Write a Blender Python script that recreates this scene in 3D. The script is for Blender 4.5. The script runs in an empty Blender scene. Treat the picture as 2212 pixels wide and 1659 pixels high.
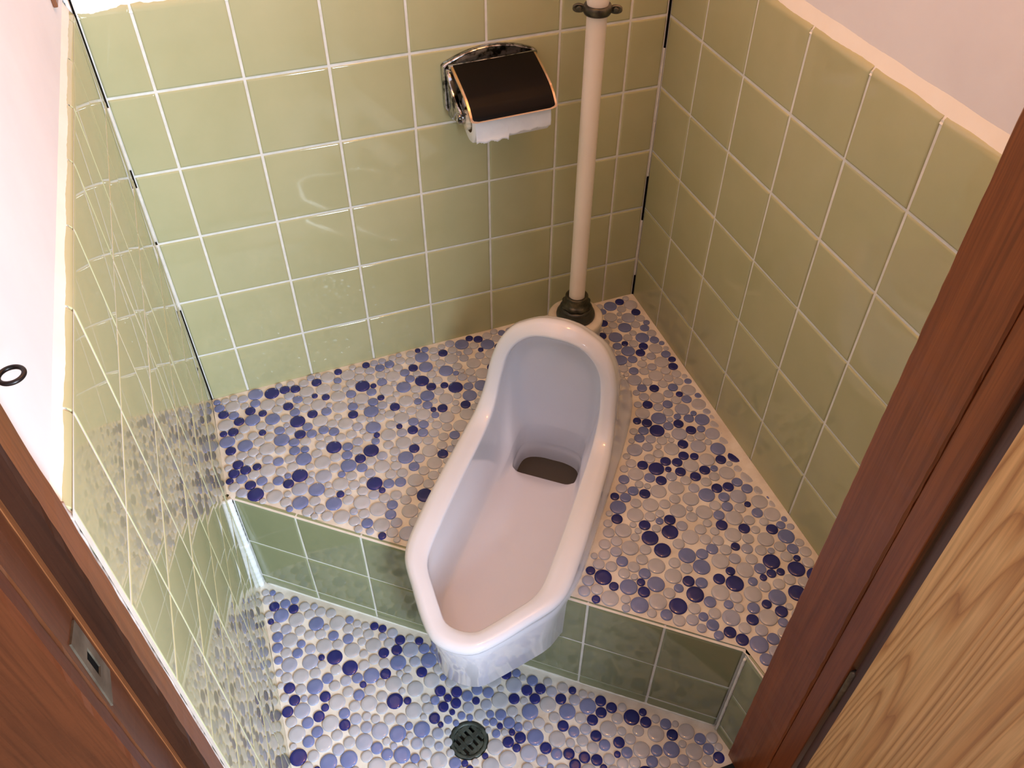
import bpy, math, random
from mathutils import Vector, Matrix, Euler
from mathutils.geometry import delaunay_2d_cdt

# ------------------------------------------------------------------ units
U = 0.108                     # one wall tile = 10.8 cm; all coordinates below are in tiles
random.seed(7)
scene = bpy.context.scene
COL = scene.collection

# ------------------------------------------------------------------ camera
cam_d = bpy.data.cameras.new('camera')
cam = bpy.data.objects.new('camera', cam_d)
COL.objects.link(cam)
cam_d.sensor_fit = 'HORIZONTAL'
cam_d.sensor_width = 36.0
cam_d.lens = 1846.5 / 2212 * 36.0
cam_d.clip_start = 0.01
cam.location = (0.6869 * U, -10.10 * U, 9.4445 * U)
cam.rotation_euler = (0.78195, -0.00203, -0.34592)
scene.camera = cam

# ------------------------------------------------------------------ world, lights, exposure
world = bpy.data.worlds.new('world')
scene.world = world
world.use_nodes = True
bg = world.node_tree.nodes['Background']
bg.inputs[0].default_value = (0.80, 0.88, 1.0, 1)
bg.inputs[1].default_value = 0.13

scene.view_settings.view_transform = 'Standard'
scene.view_settings.look = 'None'
scene.view_settings.gamma = 1.0
scene.view_settings.use_curve_mapping = False
scene.view_settings.exposure = 0.0


def area_light(name, loc, target, sx, sy, energy, color):
    d = bpy.data.lights.new(name, 'AREA')
    d.shape = 'RECTANGLE'
    d.size = sx * U
    d.size_y = sy * U
    d.energy = energy
    d.color = color
    o = bpy.data.objects.new(name, d)
    COL.objects.link(o)
    o.location = Vector(loc) * U
    o.rotation_euler = (Vector(target) - Vector(loc)).to_track_quat('-Z', 'Y').to_euler()
    return o


# daylight falling through the hall window behind the photographer
HALL_WIN = (5.1, -20.8, 8.6)
area_light('hall_window_daylight', HALL_WIN, (2.0, 0.0, 1.0), 4.2, 8.0, 74.0, (0.78, 0.94, 1.12))
# warm bulb of the ceiling lamp in the toilet room
LAMP = (4.2, -4.6, 16.6)
ld = bpy.data.lights.new('ceiling_bulb', 'POINT')
ld.energy = 10.2
ld.color = (1.0, 0.465, 0.145)
ld.shadow_soft_size = 0.045
lo = bpy.data.objects.new('ceiling_bulb', ld)
COL.objects.link(lo)
lo.location = Vector(LAMP) * U


# ------------------------------------------------------------------ materials
def lin(c):
    return tuple(((v / 255) / 12.92 if v / 255 <= 0.04045 else ((v / 255 + 0.055) / 1.055) ** 2.4) for v in c) + (1,)


def new_mat(name, color=(200, 200, 200), rough=0.5, metal=0.0, spec=0.5, coat=0.0):
    m = bpy.data.materials.new(name)
    m.use_nodes = True
    p = m.node_tree.nodes['Principled BSDF']
    p.inputs['Base Color'].default_value = lin(color)
    p.inputs['Roughness'].default_value = rough
    p.inputs['Metallic'].default_value = metal
    p.inputs['Specular IOR Level'].default_value = spec
    p.inputs['Coat Weight'].default_value = coat
    p.inputs['Coat Roughness'].default_value = 0.04
    return m, m.node_tree, p


def coords(nt, scale=(1, 1, 1), kind='Object', rot=(0, 0, 0)):
    tc = nt.nodes.new('ShaderNodeTexCoord')
    mp = nt.nodes.new('ShaderNodeMapping')
    mp.inputs['Scale'].default_value = scale
    mp.inputs['Rotation'].default_value = rot
    nt.links.new(tc.outputs[kind], mp.inputs[0])
    return mp.outputs[0]


def noise(nt, vec, scale, detail=4, rough=0.55, dist=0.0):
    n = nt.nodes.new('ShaderNodeTexNoise')
    n.inputs['Scale'].default_value = scale
    n.inputs['Detail'].default_value = detail
    n.inputs['Roughness'].default_value = rough
    n.inputs['Distortion'].default_value = dist
    nt.links.new(vec, n.inputs['Vector'])
    return n.outputs['Fac']


def ramp(nt, fac, stops):
    r = nt.nodes.new('ShaderNodeValToRGB')
    el = r.color_ramp.elements
    while len(el) < len(stops):
        el.new(0.5)
    for e, (pos, c) in zip(el, stops):
        e.position = pos
        e.color = lin(c)
    nt.links.new(fac, r.inputs[0])
    return r.outputs[0]


def bump(nt, p, fac, strength, dist=0.002):
    b = nt.nodes.new('ShaderNodeBump')
    b.inputs['Strength'].default_value = strength
    b.inputs['Distance'].default_value = dist
    nt.links.new(fac, b.inputs['Height'])
    nt.links.new(b.outputs[0], p.inputs['Normal'])


def mat_noise(name, stops, scale, rough=0.5, metal=0.0, spec=0.5, bmp=0.0, bscale=None, bdist=0.002, coat=0.0, detail=4):
    m, nt, p = new_mat(name, stops[0][1], rough, metal, spec, coat)
    v = coords(nt)
    f = noise(nt, v, scale, detail)
    nt.links.new(ramp(nt, f, stops), p.inputs['Base Color'])
    if bmp:
        bump(nt, p, noise(nt, v, bscale or scale, 3), bmp, bdist)
    return m


M = {}
M['tile'] = mat_noise('green_glazed_tile', [(0.3, (182, 180, 138)), (0.7, (190, 187, 146))], 9, 0.06, bmp=0.03, bscale=14, bdist=0.002)
M['tile_smooth'] = mat_noise('green_glazed_mirror_tile', [(0.3, (182, 180, 138)), (0.7, (190, 187, 146))], 9, 0.018)
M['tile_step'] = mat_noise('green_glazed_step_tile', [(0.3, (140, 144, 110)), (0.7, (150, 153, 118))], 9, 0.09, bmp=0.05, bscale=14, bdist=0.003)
M['grout'] = mat_noise('white_grout', [(0.3, (226, 222, 212)), (0.7, (240, 238, 232))], 60, 0.8, spec=0.2)
M['floor_grout'] = mat_noise('floor_grout', [(0.35, (214, 203, 188)), (0.65, (236, 230, 220))], 25, 0.75, spec=0.2, bmp=0.3, bscale=120)
M['stain_grout'] = mat_noise('stained_grout', [(0.40, (92, 80, 52)), (0.62, (196, 186, 168))], 30, 0.7, spec=0.2)
M['caulk'] = mat_noise('white_caulk', [(0.3, (235, 236, 236)), (0.7, (248, 248, 248))], 40, 0.6, bmp=0.3, bscale=60)
M['crack'] = new_mat('black_gap', (16, 14, 12), 0.9, spec=0.1)[0]
M['plaster'] = mat_noise('white_plaster', [(0.3, (240, 234, 236)), (0.7, (246, 241, 242))], 12, 0.75, spec=0.2, bmp=0.05, bscale=90, bdist=0.001)
M['putty'] = mat_noise('cream_putty', [(0.3, (248, 240, 228)), (0.7, (252, 246, 236))], 20, 0.65, spec=0.3)
M['porcelain'] = mat_noise('white_porcelain', [(0.3, (230, 230, 240)), (0.7, (235, 235, 244))], 6, 0.09, spec=0.5, coat=0.3)
M['old_plaster'] = mat_noise('dirty_plaster', [(0.35, (150, 126, 112)), (0.6, (206, 188, 178))], 26, 0.8, spec=0.2)
M['horn'] = mat_noise('aged_porcelain', [(0.35, (196, 186, 168)), (0.65, (222, 214, 200))], 18, 0.15)
M['peb_pale'] = mat_noise('pale_button_tile', [(0.35, (176, 177, 186)), (0.65, (190, 190, 198))], 22, 0.06)
M['peb_lilac'] = mat_noise('lilac_button_tile', [(0.35, (158, 163, 186)), (0.65, (174, 178, 198))], 22, 0.06)
M['peb_mid'] = mat_noise('blue_button_tile', [(0.35, (106, 118, 168)), (0.65, (124, 134, 180))], 22, 0.06)
M['peb_dark'] = mat_noise('navy_button_tile', [(0.35, (34, 38, 104)), (0.65, (44, 48, 122))], 22, 0.05)
M['chrome'] = mat_noise('worn_chrome', [(0.40, (70, 68, 66)), (0.56, (205, 205, 208))], 90, 0.13, metal=1.0)
M['gold_edge'] = new_mat('bright_metal_edge', (232, 200, 165), 0.22, metal=1.0)[0]
M['black_cover'] = mat_noise('black_cover', [(0.4, (13, 10, 8)), (0.7, (19, 14, 11))], 12, 0.45, spec=0.12)
M['paper'] = mat_noise('white_paper', [(0.3, (238, 238, 244)), (0.7, (246, 246, 250))], 50, 0.9, spec=0.1, bmp=0.2, bscale=160, bdist=0.001)
M['cardboard'] = new_mat('cardboard', (150, 120, 88), 0.8)[0]
M['plastic'] = new_mat('cream_plastic', (222, 210, 186), 0.4)[0]
M['pipe'] = mat_noise('cream_painted_pipe', [(0.3, (236, 220, 202)), (0.7, (244, 230, 214))], 9, 0.38, bmp=0.12, bscale=60)
M['brass'] = mat_noise('tarnished_brass', [(0.35, (44, 42, 36)), (0.55, (82, 78, 64)), (0.75, (128, 116, 90))], 55, 0.38, metal=0.65, bmp=0.5, bscale=90)
M['rubber'] = mat_noise('black_rubber', [(0.35, (34, 34, 30)), (0.7, (58, 58, 48))], 40, 0.4, bmp=0.6, bscale=45, bdist=0.004)
M['iron'] = mat_noise('dark_iron_grate', [(0.35, (44, 50, 46)), (0.7, (84, 92, 84))], 70, 0.5, metal=0.3, bmp=0.4, bscale=140)
M['hole'] = new_mat('drain_dark', (6, 7, 7), 0.7, spec=0.1)[0]
M['dark_metal'] = mat_noise('dark_steel', [(0.35, (26, 21, 20)), (0.7, (44, 36, 34))], 60, 0.35, metal=0.5)
M['strike'] = mat_noise('dull_strike_steel', [(0.35, (92, 80, 66)), (0.7, (128, 116, 100))], 60, 0.45, metal=0.5)
M['lampglass'] = new_mat('opal_lamp_glass', (250, 236, 214), 0.3)[0]
M['hallfloor'] = mat_noise('pale_hall_floor', [(0.3, (128, 98, 66)), (0.7, (150, 118, 82))], 8, 0.5)
M['concrete'] = mat_noise('cement', [(0.35, (150, 144, 134)), (0.7, (186, 180, 170))], 20, 0.85, bmp=0.4, bscale=80)


def wood(name, stops, stretch=0.06, scale=40, rough=0.35, wear=None, rot=(0, 0, 0), spec=0.5, pores=0.35):
    m, nt, p = new_mat(name, stops[0][1], rough, spec=spec)
    v = coords(nt, (1, 1, stretch), rot=rot)
    f = noise(nt, v, scale, 6, 0.6, 0.6)
    c = ramp(nt, f, stops)
    v2 = coords(nt, (1, 1, 0.02), rot=rot)
    f2 = noise(nt, v2, 420, 3, 0.6)
    mx = nt.nodes.new('ShaderNodeMix')
    mx.data_type = 'RGBA'
    mx.blend_type = 'MULTIPLY'
    mx.inputs['Factor'].default_value = pores
    nt.links.new(c, mx.inputs['A'])
    nt.links.new(ramp(nt, f2, [(0.35, (120, 100, 85)), (0.6, (255, 255, 255))]), mx.inputs['B'])
    out = mx.outputs['Result']
    if wear:
        v3 = coords(nt, (1, 1, 0.25), rot=rot)
        f3 = noise(nt, v3, 30, 5, 0.65)
        mr = nt.nodes.new('ShaderNodeMapRange')
        mr.inputs['From Min'].default_value = wear[0]
        mr.inputs['From Max'].default_value = wear[0] + 0.06
        nt.links.new(f3, mr.inputs['Value'])
        m2 = nt.nodes.new('ShaderNodeMix')
        m2.data_type = 'RGBA'
        nt.links.new(mr.outputs[0], m2.inputs['Factor'])
        nt.links.new(out, m2.inputs['A'])
        m2.inputs['B'].default_value = lin(wear[1])
        out = m2.outputs['Result']
    nt.links.new(out, p.inputs['Base Color'])
    bump(nt, p, f2, 0.12, 0.0006)
    return m


M['post'] = wood('red_brown_varnished_wood', [(0.3, (122, 62, 28)), (0.7, (156, 86, 42))], rough=0.35)
M['post_left'] = wood('worn_brown_wood', [(0.3, (80, 42, 22)), (0.7, (100, 56, 31))], rough=0.35, wear=(0.66, (186, 128, 82)))
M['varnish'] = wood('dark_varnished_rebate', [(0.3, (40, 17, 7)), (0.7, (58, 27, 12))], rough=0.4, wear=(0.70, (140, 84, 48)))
M['stop_edge'] = wood('bare_brown_edge', [(0.3, (122, 71, 38)), (0.7, (144, 88, 50))], rough=0.4, wear=(0.68, (206, 150, 104)))
M['casing'] = wood('red_brown_casing', [(0.3, (70, 30, 11)), (0.7, (94, 45, 20))], stretch=0.15, scale=25, rough=0.4)
M['door_edge'] = wood('dark_purple_brown_edge', [(0.3, (84, 56, 46)), (0.7, (104, 72, 60))])


def laminate(name):
    m, nt, p = new_mat(name, (200, 150, 95), 0.38)
    v = coords(nt, (1, 1, 0.055))
    f = noise(nt, v, 9, 2.5, 0.45, 0.22)
    w = nt.nodes.new('ShaderNodeMath')
    w.operation = 'MULTIPLY'
    w.inputs[1].default_value = 44.0
    nt.links.new(f, w.inputs[0])
    s = nt.nodes.new('ShaderNodeMath')
    s.operation = 'FRACT'
    nt.links.new(w.outputs[0], s.inputs[0])
    c = ramp(nt, s.outputs[0], [(0.0, (190, 136, 78)), (0.14, (218, 166, 104)), (0.45, (240, 198, 138)), (0.85, (234, 188, 126)), (1.0, (204, 150, 90))])
    v2 = coords(nt, (1, 1, 0.03))
    f2 = noise(nt, v2, 300, 3)
    mx = nt.nodes.new('ShaderNodeMix')
    mx.data_type = 'RGBA'
    mx.blend_type = 'MULTIPLY'
    mx.inputs['Factor'].default_value = 0.3
    nt.links.new(c, mx.inputs['A'])
    nt.links.new(ramp(nt, f2, [(0.35, (150, 125, 100)), (0.6, (255, 255, 255))]), mx.inputs['B'])
    nt.links.new(mx.outputs['Result'], p.inputs['Base Color'])
    return m


M['laminate'] = laminate('light_wood_grain_laminate')

m, nt, p = new_mat('still_water', (84, 76, 66), 0.03)  # opaque; the dark of the trap below is put into this colour
p.inputs['Transmission Weight'].default_value = 0.0
p.inputs['IOR'].default_value = 1.33
M['water'] = m


# ------------------------------------------------------------------ mesh helpers
class MB:
    def __init__(s):
        s.v, s.f, s.m, s.s = [], [], [], []

    def add(s, verts, faces, mat=0, smooth=True):
        o = len(s.v)
        s.v += [tuple(v) for v in verts]
        for f in faces:
            s.f.append(tuple(i + o for i in f))
            s.m.append(mat)
            s.s.append(smooth)

    def quad(s, a, b, c, d, mat=0):
        s.add([a, b, c, d], [(0, 1, 2, 3)], mat, False)

    def hexa(s, p, mat=0):
        # p: 4 bottom corners (counter-clockwise) then 4 top corners
        s.add(p, [(3, 2, 1, 0), (4, 5, 6, 7), (0, 1, 5, 4), (1, 2, 6, 5), (2, 3, 7, 6), (3, 0, 4, 7)], mat, False)

    def box(s, x0, x1, y0, y1, z0, z1, mat=0):
        s.hexa([(x0, y0, z0), (x1, y0, z0), (x1, y1, z0), (x0, y1, z0), (x0, y0, z1), (x1, y0, z1), (x1, y1, z1), (x0, y1, z1)], mat)

    def loft(s, loops, mat=0, close_u=True, cap0=False, cap1=False, smooth=True):
        n = len(loops[0])
        vs = [p for l in loops for p in l]
        fs = []
        for i in range(len(loops) - 1):
            for j in range(n if close_u else n - 1):
                k = (j + 1) % n
                fs.append((i * n + j, i * n + k, (i + 1) * n + k, (i + 1) * n + j))
        if cap0:
            fs.append(tuple(reversed(range(n))))
        if cap1:
            fs.append(tuple(range((len(loops) - 1) * n, len(loops) * n)))
        s.add(vs, fs, mat, smooth)

    def lathe(s, c, prof, axis=(0, 0, 1), seg=48, mat=0, cap0=False, cap1=False):
        a = Vector(axis).normalized()
        e1 = a.orthogonal().normalized()
        e2 = a.cross(e1)
        c = Vector(c)
        loops = []
        for r, h in prof:
            loops.append([c + a * h + (e1 * math.cos(2 * math.pi * k / seg) + e2 * math.sin(2 * math.pi * k / seg)) * r for k in range(seg)])
        s.loft(loops, mat, True, cap0, cap1)

    def tube(s, pts, r, seg=12, mat=0, closed=False):
        pts = [Vector(q) for q in pts]
        n = len(pts)
        loops = []
        ref = None
        for i, q in enumerate(pts):
            a = pts[(i - 1) % n] if closed or i > 0 else q
            b = pts[(i + 1) % n] if closed or i < n - 1 else q
            t = (b - a).normalized()
            if ref is None:
                ref = t.orthogonal().normalized()
            ref = (ref - t * ref.dot(t)).normalized()
            e2 = t.cross(ref)
            rr = r[i] if isinstance(r, (list, tuple)) else r
            loops.append([q + (ref * math.cos(2 * math.pi * k / seg) + e2 * math.sin(2 * math.pi * k / seg)) * rr for k in range(seg)])
        if closed:
            loops.append(loops[0])
        s.loft(loops, mat, True, not closed, not closed)

    def build(s, name, mats, parent=None, origin=(0, 0, 0), bevel=0.0, bseg=2):
        if parent is not None:
            origin = parent['_o']
        me = bpy.data.meshes.new(name)
        me.from_pydata([((x - origin[0]) * U, (y - origin[1]) * U, (z - origin[2]) * U) for x, y, z in s.v], [], s.f)
        for mm in (mats if isinstance(mats, (list, tuple)) else [mats]):
            me.materials.append(mm)
        me.polygons.foreach_set('material_index', s.m)
        me.polygons.foreach_set('use_smooth', s.s)
        me.update()
        o = bpy.data.objects.new(name, me)
        COL.objects.link(o)
        o['_o'] = tuple(float(q) for q in origin)
        if parent is not None:
            o.parent = parent
        else:
            o.location = Vector(origin) * U
        if bevel:
            b = o.modifiers.new('bevel', 'BEVEL')
            b.width = bevel * U
            b.segments = bseg
            b.limit_method = 'ANGLE'
            b.harden_normals = False
        return o


def thing(name, label, cat, origin, group=None):
    o = bpy.data.objects.new(name, None)
    o.empty_display_size = 0.03
    COL.objects.link(o)
    o.location = Vector(origin) * U
    o['_o'] = tuple(float(q) for q in origin)
    o['label'] = label
    o['category'] = cat
    if group:
        o['group'] = group
    return o


def struct(o, label, cat):
    o['kind'] = 'structure'
    o['label'] = label
    o['category'] = cat
    return o


# ------------------------------------------------------------------ tile walls
def side_samples(w, g, top_round=0.0, sh=1.0):
    lo = [(g, 0.030), (g + 0.003 * sh, 0.012 * sh), (g + 0.010 * sh, 0.004 * sh), (g + 0.024 * sh, 0.0005 * sh), (g + 0.030 * sh, 0.0)]
    if top_round:
        hi = []
        for k in range(7):
            a = math.pi / 2 * k / 6
            hi.append((w - top_round + top_round * math.sin(a), top_round * (1 - math.cos(a))))
    else:
        hi = [(w - q, d) for q, d in reversed(lo)]
    return lo + hi


def tiles(mb, O, ud, vd, nd, us, vs, g=0.013, round_top=0.0, tilt=0.003, mat=0, sharp=1.0, crown=0.006):
    """one glazed tile per cell of the joints us x vs on the plane O + u*ud + v*vd, facing nd"""
    O, ud, vd, nd = Vector(O), Vector(ud), Vector(vd), Vector(nd)
    flip = ud.cross(vd).dot(nd) < 0
    for i in range(len(us) - 1):
        for j in range(len(vs) - 1):
            w, h = us[i + 1] - us[i], vs[j + 1] - vs[j]
            if w < 0.05 or h < 0.05:
                continue
            su = side_samples(w, g, 0.0, sharp)
            sv = side_samples(h, g, round_top if j == len(vs) - 2 else 0.0, sharp)
            tu, tv = random.gauss(0, tilt), random.gauss(0, tilt)
            off = random.gauss(0, 0.0015)
            vs_ = []
            for v, dv in sv:
                for u, du in su:
                    nu, nv = u / w - 0.5, v / h - 0.5
                    d = -max(du, dv) - crown * (nu * nu + nv * nv) + tu * nu + tv * nv + off
                    vs_.append(O + ud * (us[i] + u) + vd * (vs[j] + v) + nd * d)
            n = len(su)
            fs = []
            for a in range(len(sv) - 1):
                for b in range(n - 1):
                    f = (a * n + b, a * n + b + 1, (a + 1) * n + b + 1, (a + 1) * n + b)
                    fs.append(tuple(reversed(f)) if flip else f)
            mb.add(vs_, fs, mat, True)


XL, XR = -0.55, 6.555          # tile faces of the left and right walls
YF = -6.85                     # inner face of the door wall
B0 = 0.8392                    # height of the lowest joint above the platform
ZL = -2.1                      # lower floor
CEIL = 18.5
TOP = 5.84
GR = 0.017                     # grout sits this far behind the tile face
rows = [B0 - 1 + k for k in range(6)] + [TOP]

# back wall
mb = MB()
cols = [XL + 0.008, 0, 1, 2, 3, 4, 5, 6, XR - 0.008]
tiles(mb, (0, 0, 0), (1, 0, 0), (0, 0, 1), (0, -1, 0), cols, rows, round_top=0.10)
mb.quad((XL - 0.02, GR, -0.4), (XR + 0.02, GR, -0.4), (XR + 0.02, GR, TOP - 0.06), (XL - 0.02, GR, TOP - 0.06), 1)
mb.box(XL - 1.0, XR + 1.0, 0.10, 0.9, -2.6, CEIL, 2)
wall_back = struct(mb.build('wall_back', [M['tile'], M['grout'], M['concrete']]), 'green tiled back wall behind the toilet and pipe', 'wall')


def ledge(name, parent, a, b, inward, top=TOP, lift=0.0, jit=1.0):
    """ragged putty fillet between the tile caps and the plaster above; a->b along the wall"""
    a, b, inn = Vector(a), Vector(b), Vector(inward)
    n = 150
    d = b - a
    r = random.Random(hash(name) % 1000 if False else len(name) * 13)
    rowsv = [[], [], [], []]
    for k in range(n + 1):
        q = a + d * (k / n)
        j = 0.010 * (r.random() - 0.5) + 0.010 * math.sin(k * 0.37) + 0.008 * math.sin(k * 0.113 + 1)
        j *= jit
        rowsv[0].append(q + inn * -0.01 + Vector((0, 0, top - 0.10)))
        rowsv[1].append(q + inn * (-0.045 + j) + Vector((0, 0, top - 0.012 + j * 0.8)))
        rowsv[2].append(q + inn * -0.085 + Vector((0, 0, top + 0.10 + lift)))
        rowsv[3].append(q + inn * -0.100 + Vector((0, 0, top + 0.14 + lift)))
    m_ = MB()
    m_.loft(rowsv, 0, False)
    return m_.build(name, M['putty'], parent)


def plaster(name, parent, x0, x1, y0, y1, z0, z1, mat='plaster'):
    m_ = MB()
    m_.box(x0, x1, y0, y1, z0, z1)
    return m_.build(name, M[mat], parent)


plaster('plaster', wall_back, XL - 0.07, XR + 0.07, 0.075, 0.095, TOP + 0.06, CEIL)
ledge('putty_ledge', wall_back, (XL - 0.06, 0, 0), (XR + 0.06, 0, 0), (0, -1, 0))

# right wall
mb = MB()
tiles(mb, (XR, 0, 0), (0, -1, 0), (0, 0, 1), (-1, 0, 0), [0.008] + [0.889 + k for k in range(6)] + [6.83], rows, round_top=0.10)
mb.quad((XR + GR, 0.02, -0.4), (XR + GR, YF, -0.4), (XR + GR, YF, TOP - 0.06), (XR + GR, 0.02, TOP - 0.06), 1)
mb.box(XR + 0.10, XR + 0.9, YF, 0.10, -2.6, CEIL, 2)
wall_right = struct(mb.build('wall_right', [M['tile'], M['grout'], M['concrete']]), 'green tiled right wall with a cream putty ledge on top', 'wall')
plaster('plaster', wall_right, XR + 0.075, XR + 0.095, YF, 0.075, TOP + 0.06, CEIL)
ledge('putty_ledge', wall_right, (XR, 0.06, 0), (XR, YF, 0), (-1, 0, 0), TOP, 0.06, 0.25)

# left wall
mb = MB()
TL = 5.87
lrows = [B0 - 3 + k for k in range(8)] + [TL]
tiles(mb, (XL, 0, 0), (0, -1, 0), (0, 0, 1), (1, 0, 0), [0.012, 0.25] + [1.22 + 0.968 * k for k in range(6)] + [6.80], lrows, g=0.011, round_top=0.10, tilt=0.0012, sharp=0.45, crown=0.0015)
mb.quad((XL - 0.006, 0.02, -2.4), (XL - 0.006, YF, -2.4), (XL - 0.006, YF, TL - 0.06), (XL - 0.006, 0.02, TL - 0.06), 1)
mb.box(XL - 0.9, XL - 0.10, YF, 0.10, -2.6, CEIL, 2)
wall_left = struct(mb.build('wall_left', [M['tile_smooth'], M['grout'], M['concrete']]), 'glossy green tiled left wall seen at a grazing angle, white plaster above', 'wall')
plaster('plaster', wall_left, XL - 0.095, XL - 0.075, YF, 0.075, TL + 0.06, CEIL)
ledge('putty_ledge', wall_left, (XL, 0.0, 0), (XL, YF, 0), (1, 0, 0), TL, 0.0, 0.18)


# joints in the corners: white grout with open black gaps
def bead(mb, p0, p1, r, mat, jit=0.3, n=40):
    p0, p1 = Vector(p0), Vector(p1)
    pts = [p0 + (p1 - p0) * (k / n) for k in range(n + 1)]
    rr = [r * (1 + jit * (random.random() - 0.5)) for _ in pts]
    mb.tube(pts, rr, 8, mat)


mb = MB()
for z0, z1, k in [(-0.1, 0.95, 0), (0.95, 1.75, 0), (1.75, 2.85, 1), (2.78, 2.9, 0), (2.9, 3.7, 1), (3.7, 3.95, 0), (3.95, 4.75, 1), (4.75, 5.10, 0), (5.10, 5.75, 0), (5.75, 6.1, 0)]:
    if k:
        bead(mb, (XL + 0.004, -0.004, z0), (XL + 0.004, -0.004, z1), 0.013, 0)
    else:
        mb.box(XL - 0.010, XL + 0.010, -0.008, 0.010, z0, z1, 1)
mb.build('corner_joint', [M['grout'], M['crack']], wall_left)
mb = MB()
for z0, z1, k in [(-0.05, 0.5, 0), (0.5, 1.6, 1), (1.6, 2.4, 0), (2.4, 3.3, 1), (3.3, 4.4, 1), (4.4, 5.2, 0), (5.2, 5.8, 1)]:
    if k:
        bead(mb, (XR - 0.003, -0.003, z0), (XR - 0.003, -0.003, z1), 0.010, 0)
    else:
        mb.box(XR - 0.010, XR + 0.012, -0.010, 0.012, z0, z1, 1)
mb.build('corner_joint', [M['grout'], M['crack']], wall_right)

# ------------------------------------------------------------------ platform and lower floor
O2 = Vector((1.5, -3.65))
T2 = Vector((0.782, -0.6233))
N2 = Vector((-0.6233, -0.782))
BC = 1.22


def L2W(b, a, z=0.0):
    """toilet axes (b across from the centre line, a towards the door) to the room"""
    q = O2 + T2 * (b + BC) + N2 * a
    return (q.x, q.y, z)


def zf(x, y):
    return max(0.0, 1 + y / 4.0) * (-0.05 + 0.14 * (x - XL) / 7.1)


def inside(poly, x, y):
    r = False
    n = len(poly)
    for i in range(n):
        x1, y1 = poly[i]
        x2, y2 = poly[(i + 1) % n]
        if (y1 > y) != (y2 > y) and x < (x2 - x1) * (y - y1) / (y2 - y1) + x1:
            r = not r
    return r


def edge_dist(poly, x, y):
    best = 1e9
    n = len(poly)
    for i in range(n):
        x1, y1 = poly[i]
        x2, y2 = poly[(i + 1) % n]
        dx, dy = x2 - x1, y2 - y1
        t = max(0, min(1, ((x - x1) * dx + (y - y1) * dy) / (dx * dx + dy * dy)))
        best = min(best, math.hypot(x - x1 - t * dx, y - y1 - t * dy))
    return best


# table of the toilet's section lines, half of the plan from the front round to the hood's apex:
# outer rim, inner rim, foot outline, foot of the inner wall, lip of the outlet hole
KEYS = [
    ((0, 1.29, .38), (0, 1.02, .36), (0, 1.19), (0, .86, -.68), (0, -2.20)),
    ((.25, 1.235, .38), (.19, .975, .36), (.25, 1.14), (.17, .82, -.68), (.04, -2.20)),
    ((.47, 1.03, .38), (.33, .82, .36), (.44, .95), (.28, .68, -.68), (.08, -2.20)),
    ((.75, .67, .39), (.51, .59, .37), (.72, .61), (.41, .50, -.69), (.13, -2.20)),
    ((.98, .36, .40), (.675, .36, .38), (.94, .32), (.55, .30, -.70), (.18, -2.20)),
    ((1.06, .12, .40), (.74, .15, .38), (1.03, .08), (.61, .10, -.71), (.22, -2.20)),
    ((1.085, -.30, .41), (.76, -.30, .40), (1.11, -.30), (.63, -.30, -.72), (.27, -2.20)),
    ((1.085, -.90, .42), (.765, -.90, .41), (1.125, -.90), (.63, -.90, -.74), (.33, -2.20)),
    ((1.07, -1.50, .42), (.76, -1.50, .42), (1.125, -1.50), (.63, -1.50, -.76), (.39, -2.21)),
    ((1.05, -1.95, .44), (.755, -1.95, .44), (1.125, -2.05), (.63, -2.00, -.76), (.44, -2.24)),
    ((1.02, -2.20, .50), (.75, -2.20, .52), (1.125, -2.35), (.60, -2.20, -.70), (.475, -2.28)),
    ((.985, -2.38, .66), (.745, -2.38, .68), (1.12, -2.65), (.57, -2.38, -.60), (.495, -2.36)),
    ((.955, -2.48, .85), (.735, -2.47, .88), (1.11, -2.90), (.545, -2.50, -.45), (.50, -2.45)),
    ((.93, -2.58, 1.10), (.705, -2.55, 1.10), (1.09, -3.20), (.53, -2.62, -.40), (.50, -2.55)),
    ((.885, -2.64, 1.30), (.665, -2.60, 1.30), (1.05, -3.45), (.52, -2.75, -.38), (.50, -2.65)),
    ((.815, -2.71, 1.50), (.58, -2.62, 1.50), (.97, -3.72), (.50, -2.87, -.36), (.48, -2.78)),
    ((.67, -2.79, 1.71), (.46, -2.63, 1.65), (.80, -3.97), (.42, -2.97, -.35), (.42, -2.87)),
    ((.50, -2.82, 1.83), (.33, -2.63, 1.745), (.60, -4.12), (.32, -3.00, -.35), (.32, -2.92)),
    ((.27, -2.84, 1.94), (.17, -2.62, 1.80), (.30, -4.22), (.17, -3.02, -.35), (.17, -2.95)),
    ((0, -2.85, 1.975), (0, -2.61, 1.82), (0, -4.25), (0, -3.02, -.35), (0, -2.95)),
]


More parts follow.
